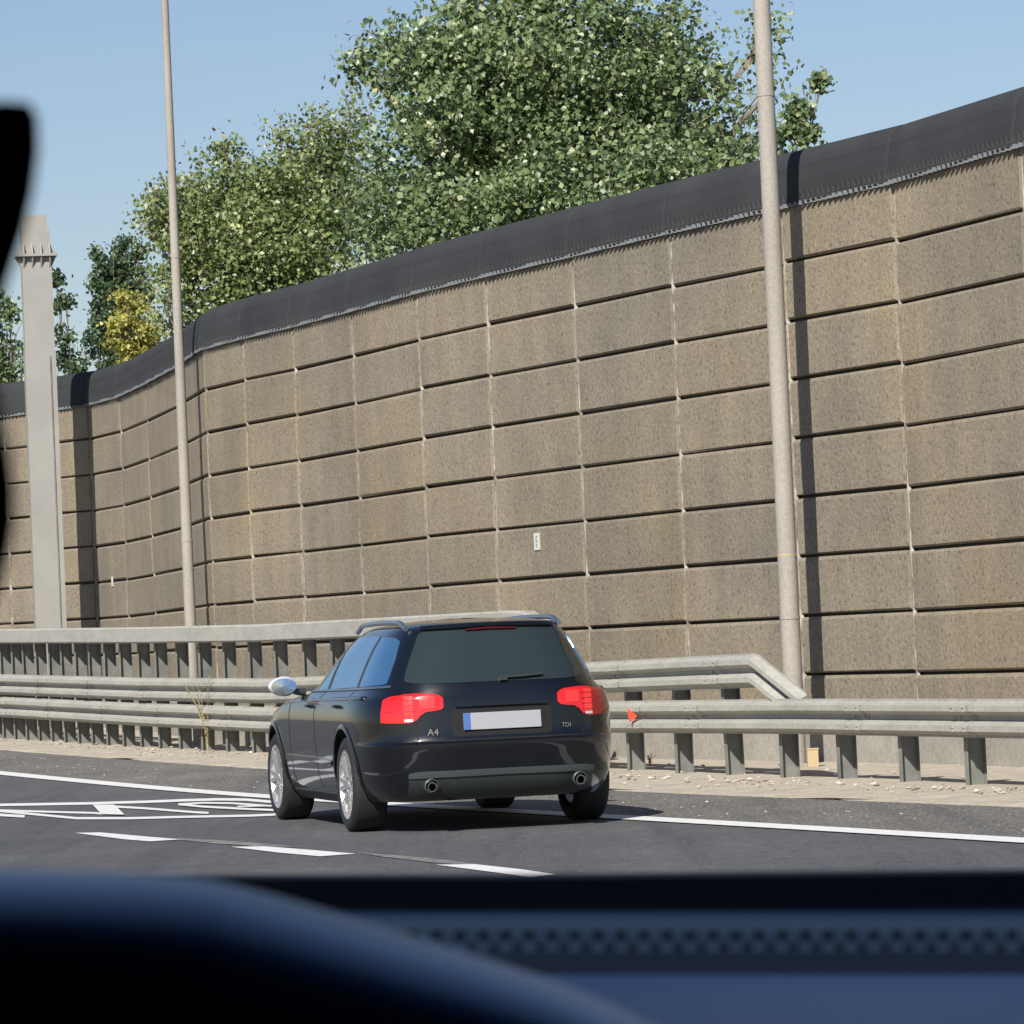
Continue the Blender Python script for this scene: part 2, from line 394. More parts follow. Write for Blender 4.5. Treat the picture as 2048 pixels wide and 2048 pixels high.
# parameter by picture column -> absolute z of the beams' top edges
def col_of(p):
    v = Vector((p.x, p.y, g(p.y))) - CP; return 1024 + F*(v.dot(RV)/v.dot(fwd))
def row_z(px, tab, p):
    # tab: (px, py) picture rows of an edge -> world z at point p
    py = np.interp(px, [t[0] for t in tab], [t[1] for t in tab])
    return at(px, py, p.y).z
LOW = [(-200,1388),(0,1393),(290,1406),(536,1414),(900,1408),(1220,1402),(1600,1397),(2048,1397),(2600,1397)]
UPP = [(-200,1345),(0,1348),(290,1355),(536,1356.5),(800,1345),(1168,1325),(1400,1312),(1519,1306),(1606,1398),(1640,1436)]
BOX = [(-200,1262),(0,1258),(290,1254),(536,1248),(700,1239),(1041,1220),(1072,1222),(1100,1240),(1112,1258)]
wprof = [(0,0),(0,-.018),(.035,-.035),(.082,-.052),(.083,-.098),(.03,-.125),(.0,-.138),(.0,-.172),(.03,-.185),(.082,-.212),(.083,-.258),(.035,-.275),(0,-.292),(0,-.31)]
def wbeam(tab, x0, x1, name, scale=1.0, back=0.0, path=None):
    rows = []; idx = [i for i, p in enumerate(RC) if x0 <= col_of(p) <= x1]
    for i in idx:
        p = RC[i]; n = -nrm(RC, i); px = col_of(p); z = row_z(px, tab, p)
        tb = .004; bk = back - (max(0, (px-1505)/100)*.11 if name == 'upper_beam' else 0)
        row = [p + n*(v*scale+bk) + Vector((0,0,z+h*scale)) for v, h in wprof] + [p + n*(v*scale+bk-tb) + Vector((0,0,z+h*scale)) for v, h in wprof[::-1]]
        rows.append(row)
    mb = MB(); mb.grid(rows, True)
    return mb.build(name, M_galv, rail, smooth=25)
wbeam(LOW, -150, 2500, 'lower_beam', .93)
# upper beam with a finer end section
RC_main = RC; fine = []
for a, b in zip(RC, RC[1:]): fine += [a, a.lerp(b, .25), a.lerp(b, .5), a.lerp(b, .75)]
RC = fine; wbeam(UPP, -150, 1597, 'upper_beam', .93, -.012); RC = RC_main
rows = []
for i, p in enumerate(fine):
    px = col_of(p)
    if -150 <= px <= 1112:
        n = -nrm(fine, i); z = row_z(px, BOX, p); hh = .20
        rows.append([p+n*v+Vector((0,0,z+h)) for v, h in ((-.06,0),(.055,0),(.075,-.02),(.075,-hh+.02),(.055,-hh),(-.06,-hh))])
mb = MB(); mb.grid(rows, True); mb.f += [tuple(range(6)), tuple(len(mb.v)-1-k for k in range(6))]
mb.build('top_rail', M_galv, rail, smooth=25)
def beam_joint(tab, px, back):
    i = min(range(2, len(fine)-8), key=lambda k: abs(col_of(fine[k])-px)); rows = []; mb = MB()
    for k in range(i, i+6):
        p = fine[k]; n = -nrm(fine, k); z = row_z(col_of(p), tab, p)
        rows.append([p + n*((v+.006)*.93+back) + Vector((0,0,z+h*.93-.001)) for v, h in wprof])
    mb.grid(rows)
    for k in (i+1, i+4):
        p = fine[k]; n = -nrm(fine, k); z = row_z(col_of(p), tab, p); u = Vector((n.y, -n.x, 0))
        for v, h in ((.083,-.060),(.083,-.090),(.004,-.150),(.004,-.163),(.083,-.220),(.083,-.250)):
            mb.box(p+n*((v+.010)*.93+back)+Vector((0,0,z+h*.93)), (.022,.014,.018), (u, n, Vector((0,0,1))))
    mb.build('beam_joint', M_galv, rail)
for px in (1960, 1745, 1420, 1300, 470, 330, 215, 110, 25): beam_joint(LOW, px, 0)
for px in (1460, 1260, 430, 300, 190, 90, 10): beam_joint(UPP, px, -.012)
# posts
start = min(RC, key=lambda p: abs(col_of(p)-1660)); si = RC.index(start)
posts = []
acc = 0; STEP = 1.235
pts_up = RC[si:]; pts_dn = RC[:si+1][::-1]
def march(line):
    out = [line[0].copy()]; acc = 0
    for a, b in zip(line, line[1:]):
        acc += (b-a).length; px = col_of(b)
        if acc >= float(np.interp(px, [-50, 150, 350, 600, 1200, 1600], [.60, .66, .84, .95, 1.10, 1.14])): out.append(b.copy()); acc = 0
    return out
RCF = resample(flat(railc), .02); start = min(RCF, key=lambda p: abs(col_of(p)-1666)); si = RCF.index(start)
pl = march(RCF[si:]) + march(RCF[:si+1][::-1])[1:]
for p in pl:
    px = col_of(p)
    if px < -60 or px > 2300: continue
    i = min(range(len(RC)), key=lambda k: (RC[k]-p).length); n = nrm(RC, i); u = Vector((n.y, -n.x, 0))   # n into the verge, u toward camera
    if u.y > 0: u = -u
    if px < 1085: zt = row_z(px, BOX, p)-.10
    elif px < 1500: zt = row_z(px, UPP, p)-.06
    else: zt = row_z(px, LOW, p)-.05
    z0 = g(p.y)-.05; mb = MB(); dp = .155; tl = random.gauss(0, .006)
    q = p + n*.045
    o0 = [(0,0),(0,.055),(.006,.055),(.006,.006),(dp-.006,.006),(dp-.006,.055),(dp,.055),(dp,0)]
    rws = [[q + n*a + u*b + Vector((0,0,z)) + n*(tl*(z-z0)) for a, b in o0] for z in (z0, zt)]
    mb.grid(rws, True); mb.f += [tuple(range(8))[::-1], tuple(range(8,16))]
    ob = mb.build('post', M_post, rail)
# red reflector on the lower beam
px0 = 1293; p = min(fine, key=lambda q: abs(col_of(q)-px0)); i = fine.index(p); n = -nrm(fine, i); u = Vector((n.y, -n.x, 0))
if u.x < 0: u = -u
z = row_z(px0, LOW, p)-.05
mb = MB(); c = p+n*.11+Vector((0,0,z))
A = [c+Vector((0,0,0)), c+Vector((0,0,-.13)), c+Vector((0,0,-.07))-n*.0]
T = Vector((1,.1,0))*.055
mb.add([c+Vector((0,0,-.01))-T*.6, c+Vector((0,0,-.14))-T*.3, c+Vector((0,0,-.085))+T, c+Vector((0,.02,-.01))-T*.6, c+Vector((0,.02,-.14))-T*.3, c+Vector((0,.02,-.085))+T],
       [(0,1,2),(3,5,4),(0,3,4,1),(1,4,5,2),(2,5,3,0)])
mb.build('reflector', M_red, rail)

# ------------------------------------------------------------------ lamp posts and box column
def lamp_post(px, py, D, r_b, r_t, H, label, joints):
    b = atS(px, py, D); base = Vector((b.x, b.y, g(b.y)-.02))
    t = thing('lamp_post', label, 'lamp post', base)
    n = 24; hs = [0, 1.5, 3, 4.5, 6, 7.5, 9, H]
    mb = MB(); mb.tube([base+Vector((0,0,h)) for h in hs], [r_b+(r_t-r_b)*h/H for h in hs], 28); mb.build('mast', M_pole, t, smooth=40)
    for jz in joints:
        rr = r_b+(r_t-r_b)*jz/H; mb = MB(); mb.lathe([(0, rr+.001),(0, rr+.005),(.03, rr+.005),(.03, rr+.001)], base+Vector((0,0,jz)), (0.0001,0,1), 28); mb.build('collar', M_pole, t, smooth=40)
    if r_b > .085:
        mb = MB(); rr = r_b-.006; mb.lathe([(0, rr),(0, rr+.003),(.016, rr+.003),(.016, rr)], base+Vector((0,0,at(1565,1112,base.y).z-base.z)), (0.0001,0,1), 28); mb.build('number_band', M_yel, t, smooth=40)
    mb = MB(); mb.box(base+Vector((0,0,.03)), (r_b*3.6, r_b*3.6, .06)); mb.build('base_plate', M_pole, t)
    return t
lamp_post(1592, 1500, 38.1, .089, .070, 11, 'thick pale lamp post rising between the guardrail and the wall, right of the car', (1.35, 6.05))
lamp_post(381, 1251, 53.8, .078, .040, 11.5, 'thin tapering lamp post in front of the wall bend, left of the car', (2.6, 6.2))
cb = atS(101, 1253, 62.9); base = Vector((cb.x, cb.y, g(cb.y)-.02))
column = thing('gantry_column', 'square pale steel column with a finned collar near its top, at the left', 'column', base, 0)
kx = cb.y/F
w = 58*kx; zc = at(76, 512, cb.y).z; zs = at(90, 700, cb.y).z; ang = R(12)
cax = (Vector((math.cos(ang), math.sin(ang), 0)), Vector((-math.sin(ang), math.cos(ang), 0)), Vector((0,0,1)))
def cbox(mb, z0, z1, wx, wy, cx=0, cy=0):
    mb.box(base+cax[0]*cx+cax[1]*cy+Vector((0,0,(z0+z1)/2-base.z)), (wx, wy, z1-z0), cax)
mb = MB(); cbox(mb, base.z, zs, w*1.06, w*.62); cbox(mb, zs, zc, w*1.02, w*.60); mb.build('shaft', M_column, column)
mb = MB(); cbox(mb, zc-.02, zc+.02, w*1.42, w*1.02); mb.build('flange', M_column, column)
for sgn in (-1, 1):
    for k in range(4):
        x = (-.45+.3*k)*w
        for zlo, zhi in ((zc-.19, zc-.02), (zc+.02, zc+.17)):
            mb = MB(); d = (w*1.36-w)/2; inn = base+cax[0]*x+cax[1]*(sgn*w*.30); out = inn+cax[1]*(sgn*d); th = cax[0]*.012
            nz_, fz = (zhi, zlo) if zlo < zc-.05 else (zlo, zhi)
            vs = [inn-th, out-th, inn-th]; 
            V0 = [Vector((v.x, v.y, z)) for v, z in ((inn-th, nz_), (out-th, nz_), (inn-th, fz), (inn+th, nz_), (out+th, nz_), (inn+th, fz))]
            mb.add(V0, [(0,1,2),(3,5,4),(0,3,4,1),(1,4,5,2),(2,5,3,0)]); mb.build('fin', M_column, column)
for sgn in (-1, 1):
    for zlo, zhi in ((zc-.19, zc-.02), (zc+.02, zc+.17)):
        for k in (-.4, 0, .4):
            mb = MB(); d = (w*1.36-w)/2; inn = base+cax[1]*(k*w*.6)+cax[0]*(sgn*w*.5); out = inn+cax[0]*(sgn*d); th = cax[1]*.012
            nz_, fz = (zhi, zlo) if zlo < zc-.05 else (zlo, zhi)
            V0 = [Vector((v.x, v.y, z)) for v, z in ((inn-th, nz_), (out-th, nz_), (inn-th, fz), (inn+th, nz_), (out+th, nz_), (inn+th, fz))]
            mb.add(V0, [(0,1,2),(3,5,4),(0,3,4,1),(1,4,5,2),(2,5,3,0)]); mb.build('fin', M_column, column)
mb = MB(); ztop = at(70, 432, cb.y).z; cbox(mb, zc+.02, ztop-.22, w*.98, w*.56); cbox(mb, ztop-.22, ztop, w*.92, w*.50, -.02); mb.build('upper_shaft', M_column, column)
mb = MB(); cbox(mb, base.z, zs-.1, .018, .02, w*.33, -w*.325); mb.build('cable_conduit', M_post, column)

# small things by the wall foot
q = atS(1626, 1525, 37.6); bx = thing('marker_block', 'small yellowish box at the foot of the thick lamp post', 'box', (q.x, q.y, g(q.y)))
mb = MB(); mb.box((q.x, q.y, .10), (.095, .08, .15)); mb.box((q.x, q.y, .182), (.105,.09,.013)); ob = mb.build('housing', M_yel, bx)
M_dry = mat("dry_stalk", (.30,.26,.14), .9); M_weed = mat("weed_leaf", (.22,.22,.05), .8)
def weed(px, py, D, h, n, label, leafy):
    b = atS(px, py, D); base = Vector((b.x, b.y, g(b.y)+.01)); t = thing('weed', label, 'plant', base)
    mb = MB(); lf = MB()
    for k in range(n):
        a = random.uniform(0, 6.28); L = h*random.uniform(.5, 1); lean = random.uniform(.1, .45)
        pts = [base + Vector((math.cos(a)*lean*L*s*s, math.sin(a)*lean*L*s*s, L*s)) for s in (0, .35, .7, 1)]
        mb.tube(pts, [.005,.004,.003,.0015], 5)
        for s in np.linspace(.25, 1, 9 if leafy else 4):
            c = base + Vector((math.cos(a)*lean*L*s*s, math.sin(a)*lean*L*s*s, L*s)); dv = Vector((random.gauss(0,1), random.gauss(0,1), random.gauss(0,.6))).normalized()
            e = dv.cross(Vector((0,0,1))).normalized()*.012; l = .045 if leafy else .03
            lf.add([c, c+dv*l*.5+e, c+dv*l, c+dv*l*.5-e], [(0,1,2,3)])
    mb.build('stem', M_dry, t); lf.build('foliage', M_weed, t)
weed(1372, 1540, 39.0, .22, 9, 'dry weed at the wall foot behind the guardrail, right of the car', False)
weed(1300, 1540, 39.6, .15, 7, 'tiny yellow weed under the guardrail, just right of the car', False)
weed(412, 1400, 50.6, .95, 12, 'tall yellow-green weed growing through the posts below the top rail', True)
# gravel and litter on the verge and shoulder
M_stone = mat("pale_stone", (.55,.5,.42), .9)
a = M_stone.node_tree.nodes.new("ShaderNodeAttribute"); a.attribute_name = "tone"
setcol(M_stone, ramp(M_stone, a.outputs["Fac"], [(0,(.18,.13,.10)),(.35,(.36,.30,.23)),(.7,(.43,.38,.30)),(1,(.52,.49,.44))]))
GV = []; GF = []; TN = []
def stone(c, r):
    n = len(GV); vs = []
    for k in range(6):
        d = [Vector((1,0,0)),Vector((-1,0,0)),Vector((0,1,0)),Vector((0,-1,0)),Vector((0,0,1)),Vector((0,0,-1))][k]
        d = d + Vector((random.gauss(0,.25), random.gauss(0,.25), random.gauss(0,.2)))
        vs.append(c + Vector((d.x*r, d.y*r, d.z*r*.55)))
    GV.extend([tuple(v) for v in vs]); GF.extend([tuple(n+j for j in f) for f in ((0,2,4),(2,1,4),(1,3,4),(3,0,4),(2,0,5),(1,2,5),(3,1,5),(0,3,5))]); TN.extend([random.random()]*8)
for _ in range(1100):
    i = int(12+(len(vergec)-80)*random.random()**1.6); p = vergec[i]; n = nrm(vergec, i)
    dd = random.choice([random.gauss(.98, .16), random.gauss(.98, .22), random.uniform(.2, 2.4)])
    q = p + n*dd + (vergec[i+1]-p)*random.random(); stone(Vector((q.x, q.y, g(q.y)+.03)), random.choice([.008,.01,.012,.016,.02,.028]))
for _ in range(260):
    i = random.randrange(12, len(edge)-70); p = edge[i]; n = nrm(edge, i); q = p + n*random.uniform(.25, 1.5)
    stone(Vector((q.x, q.y, g(q.y)+.008)), random.uniform(.005, .012))
me = bpy.data.meshes.new('gravel'); me.from_pydata(GV, [], GF); A_ = me.attributes.new("tone", 'FLOAT', 'FACE'); A_.data.foreach_set("value", TN)
o = link('gravel', me, M_stone); tag(o, kind='stuff', label='pale gravel and crumbs of litter along the guardrail foot', cat='gravel')

# ------------------------------------------------------------------ trees
def leafmat(name, stops, trans=.36):
    m = mat(name, (.06,.1,.03), .42, **{"Specular_IOR_Level": .6})
    a = m.node_tree.nodes.new("ShaderNodeAttribute"); a.attribute_name = "tone"
    colr = ramp(m, a.outputs["Fac"], stops); setcol(m, colr)
    nt = m.node_tree; tr = nt.nodes.new("ShaderNodeBsdfTranslucent"); nt.links.new(colr, tr.inputs[0])
    mx = nt.nodes.new("ShaderNodeMixShader"); mx.inputs[0].default_value = trans
    out = nt.nodes["Material Output"]; nt.links.new(nt.nodes["Principled BSDF"].outputs[0], mx.inputs[1]); nt.links.new(tr.outputs[0], mx.inputs[2]); nt.links.new(mx.outputs[0], out.inputs[0])
    return m
L_big = leafmat("poplar_leaf", [(0,(.078,.125,.055)),(.45,(.165,.235,.095)),(.75,(.25,.315,.14)),(.90,(.33,.39,.24)),(.985,(.46,.50,.37)),(1,(.42,.44,.24))])  # palest stops paint whitish glints onto some leaves
L_olive = leafmat("olive_leaf", [(0,(.095,.135,.045)),(.45,(.195,.250,.085)),(.75,(.28,.33,.125)),(.90,(.38,.42,.24)),(.98,(.46,.48,.32)),(1,(.42,.40,.17))])  # pale upper stops are leaf glints put into the colour
L_dark = leafmat("cypress_leaf", [(0,(.035,.07,.036)),(.6,(.075,.125,.055)),(1,(.16,.21,.09))])
L_yel = leafmat("yellow_leaf", [(0,(.20,.21,.045)),(.5,(.42,.39,.08)),(1,(.56,.52,.18))])
def leaves(blobs, size, per_m3, m, name, parent, flip=.0, clump=.33, yellow=None):
    V = []; T = []
    for c, r, dens in blobs:
        c = np.array(c); r = np.array(r); vol = 4.19*r[0]*r[1]*r[2]; ncl = max(4, int(vol*dens*per_m3/44))
        dirs = rng.normal(size=(ncl, 3)); dirs /= np.linalg.norm(dirs, axis=1)[:, None]
        rad = rng.random(ncl)**(1/2.6)
        cc = c + dirs*rad[:, None]*r*(1+.10*rng.normal(size=(ncl, 1)))
        ctone = rng.normal(0, .15, ncl)
        n = 44; P = cc[:, None, :] + rng.normal(size=(ncl, n, 3))*clump*.44*np.array([1,1,.85])
        P = P.reshape(-1, 3); N = len(P)
        od = (P-c)/r; nn = rng.normal(size=(N, 3)) + .45*od + np.array([0,-.15,.25]); nn /= np.linalg.norm(nn, axis=1)[:, None]
        t = rng.normal(size=(N, 3)); t -= nn*(t*nn).sum(1)[:, None]; t /= np.linalg.norm(t, axis=1)[:, None]; b = np.cross(nn, t)
        s = size*(.65+.6*rng.random((N, 1)))
        q = np.stack([P-t*s*.5, P+b*s*.42+nn*s*.10, P+t*s*.55, P-b*s*.42+nn*s*.10], 1)
        V.append(q.reshape(-1, 3)); tn = np.clip(.42+.24*rng.normal(size=N)+np.repeat(ctone, n), 0, 1); T.append(tn)
    V = np.concatenate(V); T = np.concatenate(T); nq = len(T)
    loc = parent.location; V = V - np.array(loc)
    me = bpy.data.meshes.new(name); me.vertices.add(nq*4); me.vertices.foreach_set("co", V.astype(np.float32).ravel())
    me.loops.add(nq*6); me.polygons.add(nq*2)
    base = np.arange(nq)[:, None]*4; idx = (base+np.array([[0,1,2,0,2,3]])).ravel()
    me.loops.foreach_set("vertex_index", idx.astype(np.int32)); me.polygons.foreach_set("loop_start", (np.arange(nq*2)*3).astype(np.int32))
    at_ = me.attributes.new("tone", 'FLOAT', 'FACE'); at_.data.foreach_set("value", np.repeat(T, 2).astype(np.float32))
    me.update(); me.validate(); me.materials.append(m)
    o = bpy.data.objects.new(name, me); COL.objects.link(o); o.parent = parent; return o
def blob(px, py, D, rx, rz, ry=None, dens=1):
    c = atS(px, py, D); k = D*S/F
    return ((c.x, c.y, c.z), (rx*k, (ry or (rx+rz)/2)*k, rz*k), dens)
def tree(name, label, trunk_px, D, blobs, size, dens, lm, cat='tree', tr=.16, clump=.33, group=None):
    b = atS(trunk_px, 900, D); base = Vector((b.x, b.y, 0)); t = thing(name, label, cat, base, 0, group)
    mb = MB(); top = max(c[2] for c, r, q in blobs)
    hub = Vector((base.x, base.y, top*.62)); pts = [base, base+Vector((.05,0,top*.2)), base+Vector((-.05,.05,top*.42)), hub]
    mb.tube(pts, [tr*1.25, tr, tr*.85, tr*.7], 12)
    for c, r, q in blobs:
        c = Vector(c); s = Vector((base.x, base.y, min(c.z*.6, hub.z))); 
        m1 = s.lerp(c, .5)+Vector((random.uniform(-.15,.15), random.uniform(-.15,.15), .15))
        e = c+Vector((0,0,r[2]*.5)); mb.tube([s, m1, c, e], [tr*.5, tr*.34, tr*.2, .01], 8)
        for k in range(5):
            a = Vector((random.gauss(0,1)*r[0], random.gauss(0,1)*r[1], random.gauss(0,.8)*r[2]))*.55
            mb.tube([m1.lerp(c, .6), c+a*.5, c+a+Vector((0,0,.12))], [tr*.16, tr*.09, .006], 6)
    mb.build('trunk', M_bark, t, smooth=60)
    leaves(blobs, size, dens, lm, 'crown', t, clump=clump); return t
B = blob
tree('poplar_tree', 'large dense green tree filling the sky above the middle of the wall', 1150, 52, [
    B(1120,150,52,280,230,300), B(930,250,51,190,210,200), B(1350,235,52,140,170,180), B(1100,-160,52.5,250,200,240), B(850,120,51,110,90,100,1), B(1000,480,50,260,130,160,1),
    B(1250,400,50,230,150,180), B(800,440,51.5,130,130,130), B(1470,300,51,90,110,90,.8), B(740,150,51.5,32,26,30,.9), B(775,90,51.5,34,40,30,.8), B(720,125,51.5,14,16,14,1),
    B(1530,190,51.5,34,110,30,.55), B(1538,70,51.5,16,50,18,.7), B(900,420,51,200,110,120,1), B(1200,350,51,260,110,120,1), B(1400,330,51,130,90,100,1)], .080, 1150, L_big, tr=.11)
tree('olive_tree', 'yellowish-green leafy tree above the wall, right of the thin mast', 520, 62, [
    B(600,440,62,150,130,150), B(440,440,62,125,110,120), B(350,500,61,70,120,80,.9), B(670,330,62.5,100,110,100), B(700,240,62.5,56,52,50,.8), B(475,335,62,42,40,40,.6), B(310,395,61,24,44,30,.6),
    B(295,440,61,26,28,26,.5), B(420,600,61,130,100,90), B(520,520,61,150,110,110), B(360,430,61.5,70,90,80,.9), B(560,400,61.5,100,100,90,.9), B(600,560,61,150,80,100), B(565,275,62,14,30,14,.6), B(445,300,62,16,16,14,.8), B(620,270,62,30,50,30,.6), B(330,620,60.5,40,50,40,.5)], .074, 1700, L_olive, tr=.07)
tree('cypress_tree', 'dark green pointed evergreen tree between the box column and the thin mast', 235, 85, [
    B(228,640,85,46,120,60,1.2), B(255,570,85,36,80,40,1.3), B(205,560,85,22,60,26,1.2), B(196,520,85,8,26,8,1.6), B(246,500,85,10,32,10,1.6), B(275,520,85,8,30,8,1.4), B(275,600,85,24,60,30,1.2), B(200,680,85,30,60,40,1)], .09, 2400, L_dark, tr=.06, clump=.2)
tree('yellow_tree', 'bright yellow autumn tree in front of the dark evergreen', 265, 76, [
    B(262,655,76,46,62,40,1), B(290,700,76,56,50,40,1), B(240,690,76,30,40,26,1), B(250,605,76,22,26,20,.9), B(310,665,76,26,34,24,.8)], .080, 3600, L_yel, tr=.04, clump=.2)
tree('leafy_tree', 'green tree rising behind the wall at the far left of the picture', 20, 78, [
    B(15,690,78,42,70,50,1), B(-50,660,78,60,90,50,1), B(30,740,78,70,40,50,1), B(20,620,78,14,18,14,.7), B(-10,600,78,20,20,20,.6)], .085, 1500, L_big, tr=.06, clump=.25)
tree('sparse_tree', 'thin sparse young tree beside the right edge of the box column', 120, 70, [
    B(122,690,70,12,60,12,.8), B(140,715,70,26,30,20,1), B(120,600,70,9,30,9,.7), B(132,605,70,12,8,8,.7), B(130,672,70,18,8,10,.7), B(155,735,70,26,18,20,1), B(112,560,70,6,14,6,.7)], .075, 800, L_dark, tr=.025, clump=.14)
tree('young_poplar', 'slim leafy shoot standing alone against the sky right of the thick lamp post', 1590, 50, [
    B(1592,240,50,18,44,16,.8), B(1615,215,50,14,60,14,.7), B(1640,165,50,16,18,14,.8), B(1560,275,50,28,26,24,.8), B(1606,270,50,22,20,20,.8), B(1600,310,50,50,26,40,.9)], .082, 520, L_big, tr=.025, clump=.15)

# ------------------------------------------------------------------ black estate car
YAW = R(13.6)
CARLOC = (-.345, 27.5, 0)
def pchip(xs, ys):
    xs = np.array(xs, float); ys = np.array(ys, float); h = np.diff(xs); d = np.diff(ys)/h; m = np.zeros(len(xs))
    for k in range(1, len(xs)-1):
        if d[k-1]*d[k] > 0:
            w1 = 2*h[k]+h[k-1]; w2 = h[k]+2*h[k-1]; m[k] = (w1+w2)/(w1/d[k-1]+w2/d[k])
    m[0] = d[0]; m[-1] = d[-1]
    def f(x):
        x = min(max(x, xs[0]), xs[-1]); k = min(len(h)-1, max(0, int(np.searchsorted(xs, x))-1)); t = (x-xs[k])/h[k]
        return float((1+2*t)*(1-t)**2*ys[k]+t*(1-t)**2*h[k]*m[k]+t*t*(3-2*t)*ys[k+1]+t*t*(t-1)*h[k]*m[k+1])
    return f
Wf = pchip([.17,.20,.27,.38,.50,.62,.76,.84,.885,.915,.945,.975,1.05,1.15,1.24,1.30,1.335,1.36,1.38,1.393,1.402,1.407],
           [.74,.78,.83,.865,.876,.884,.886,.872,.855,.815,.785,.770,.738,.690,.640,.598,.570,.530,.440,.310,.180,.02])
Rf = pchip([.17,.20,.27,.34,.42,.50,.56,.583,.598,.62,.74,.84,.93,.99,1.10,1.20,1.30,1.335,1.36,1.38,1.393,1.402,1.407],
           [-.70,-.80,-.90,-.945,-.965,-.975,-.985,-.985,-.955,-.945,-.935,-.928,-.912,-.885,-.825,-.775,-.72,-.700,-.64,-.45,-.2,.1,.35])
Ff = pchip([.17,.25,.40,.60,.70,.78,.84,.885,.92,.95,1.0,1.1,1.2,1.3,1.34,1.365,1.385,1.395,1.402,1.407],
           [3.35,3.48,3.56,3.55,3.50,3.38,3.10,2.75,2.40,2.18,2.05,1.85,1.64,1.42,1.28,1.12,.95,.8,.6,.4])
YC = .15; NR = 3.7; NF = 3.2; LF = 1.15
def yr(x, z):
    W = Wf(z); t = min(.9999, abs(x)/W); r = Rf(z); return YC - (YC-r)*(1-t**NR)**(1/NR)
def xs_(y, z):
    W = Wf(z)
    if y < YC: t = min(.9999, (YC-y)/(YC-Rf(z))); return W*(1-t**NR)**(1/NR)
    f = Ff(z); yf = f-LF
    if y > yf: t = min(.9999, (y-yf)/LF); return W*(1-t**NF)**(1/NF)
    return W
def outline(z):
    W = Wf(z); r = Rf(z); f = Ff(z); pts = []
    yf = max(f-LF, YC+.02)
    for k in range(0, 19):
        a = k/19*math.pi/2; q = (math.sin(a)**NR+math.cos(a)**NR)**(-1/NR); pts.append((W*q*math.sin(a), YC-(YC-r)*q*math.cos(a)))
    for k in range(0, 16): pts.append((W, YC+(yf-YC)*k/16))
    for k in range(0, 17):
        a = k/16*math.pi/2; q = (math.sin(a)**NF+math.cos(a)**NF)**(-1/NF); pts.append((W*q*math.cos(a), yf+(f-yf)*q*math.sin(a)))
    left = [(-x, y) for x, y in pts[1:-1][::-1]]
    return [(x, y, z) for x, y in pts+left]
M_carpaint = mat("black_blue_paint", (.003,.0038,.006), .3, 0, Coat_Weight=1.0, Coat_Roughness=.03, Coat_IOR=1.5, Specular_IOR_Level=.15)
M_glass_r = mat("tinted_rear_glass", (.018,.026,.026), .06, 0, Specular_IOR_Level=.75)
M_glass_s = mat("side_glass", (.13,.31,.52), .04, .8)
M_plastic = mat("black_plastic", (.022,.026,.026), .5)
M_bplastic = mat("grey_bumper_plastic", (.04,.048,.05), .45)
M_gap = mat("panel_gap", (.002,.002,.003), .8)
M_lamp = mat("red_lamp_lens", (.58,.008,.008), .12, 0, Coat_Weight=1.0, Coat_Roughness=.02)
M_lampin = mat("bright_red_lens", (.85,.03,.02), .2, 0, Coat_Weight=1.0)
M_lampblk = mat("unlit_brake_lens", (.045,.003,.004), .2)
M_lampdk = mat("dark_red_lens", (.28,.006,.008), .1, 0, Coat_Weight=1.0)
M_rubber = mat("tyre_rubber", (.011,.011,.012), .8)
M_alloy = mat("alloy_rim", (.72,.71,.72), .22, .85)
M_chrome = mat("chrome", (.75,.76,.78), .12, 1)
M_rail = mat("roof_rail_metal", (.30,.34,.42), .25, .9)
M_mirror = mat("mirror_glint_lamp_strip", (.78,.76,.77), .35, .5)  # silver-white paints the left mirror's sun glint; also the lamps' clear strip
M_steel = mat("exhaust_steel", (.35,.35,.34), .3, 1)
M_plate = mat("number_plate", (.30,.30,.32), .5)
M_pblue = mat("plate_blue_band", (.05,.12,.32), .5)

car = thing('estate_car', 'black estate car driving away in the lane beside the edge line', 'car', CARLOC, YAW)
def cbuild(mb, name, m, parent=None, smooth=None): return mb.build(name, m, parent or car, True, smooth)
zl = [.207,.215,.23,.27,.31,.36,.42,.48,.53,.56,.573,.583,.589,.598,.61,.65,.69,.73,.78,.82,.85,.87,.885,.90,.915,.93,.945,.96,.98,1.01,1.05,1.10,1.15,1.20,1.24,1.27,1.30,1.32,1.335,1.348,1.36,1.37,1.38,1.387,1.393,1.398,1.402,1.405,1.407]
rows = [outline(z) for z in zl]; mb = MB(); mb.grid(rows, True)
n0 = len(rows[0]); mb.f += [tuple(range(n0))[::-1], tuple((len(rows)-1)*n0+k for k in range(n0))]
me = mb.mesh('body'); me.materials.append(M_carpaint); me.materials.append(M_plastic)
tmp = bpy.data.objects.new('tmpbody', me); COL.objects.link(tmp)
cuts = []
for y in (0, 2.643):
    for sx in (-1, 1):
        c = MB(); c.tube([(sx*.60, y, .335), (sx*1.05, y, .335)], .362, 48); cm = c.mesh(); cm.materials.append(M_plastic)
        co = bpy.data.objects.new('cut', cm); COL.objects.link(co); cuts.append(co)
        md = tmp.modifiers.new('b', 'BOOLEAN'); md.operation = 'DIFFERENCE'; md.solver = 'EXACT'; md.object = co
        md.material_mode = 'TRANSFER'
dg = bpy.context.evaluated_depsgraph_get(); me2 = bpy.data.meshes.new_from_object(tmp.evaluated_get(dg)); me2.name = 'body'
bpy.data.objects.remove(tmp)
for c in cuts: bpy.data.objects.remove(c)
body = link('body', me2, None, car, True, smooth=28)

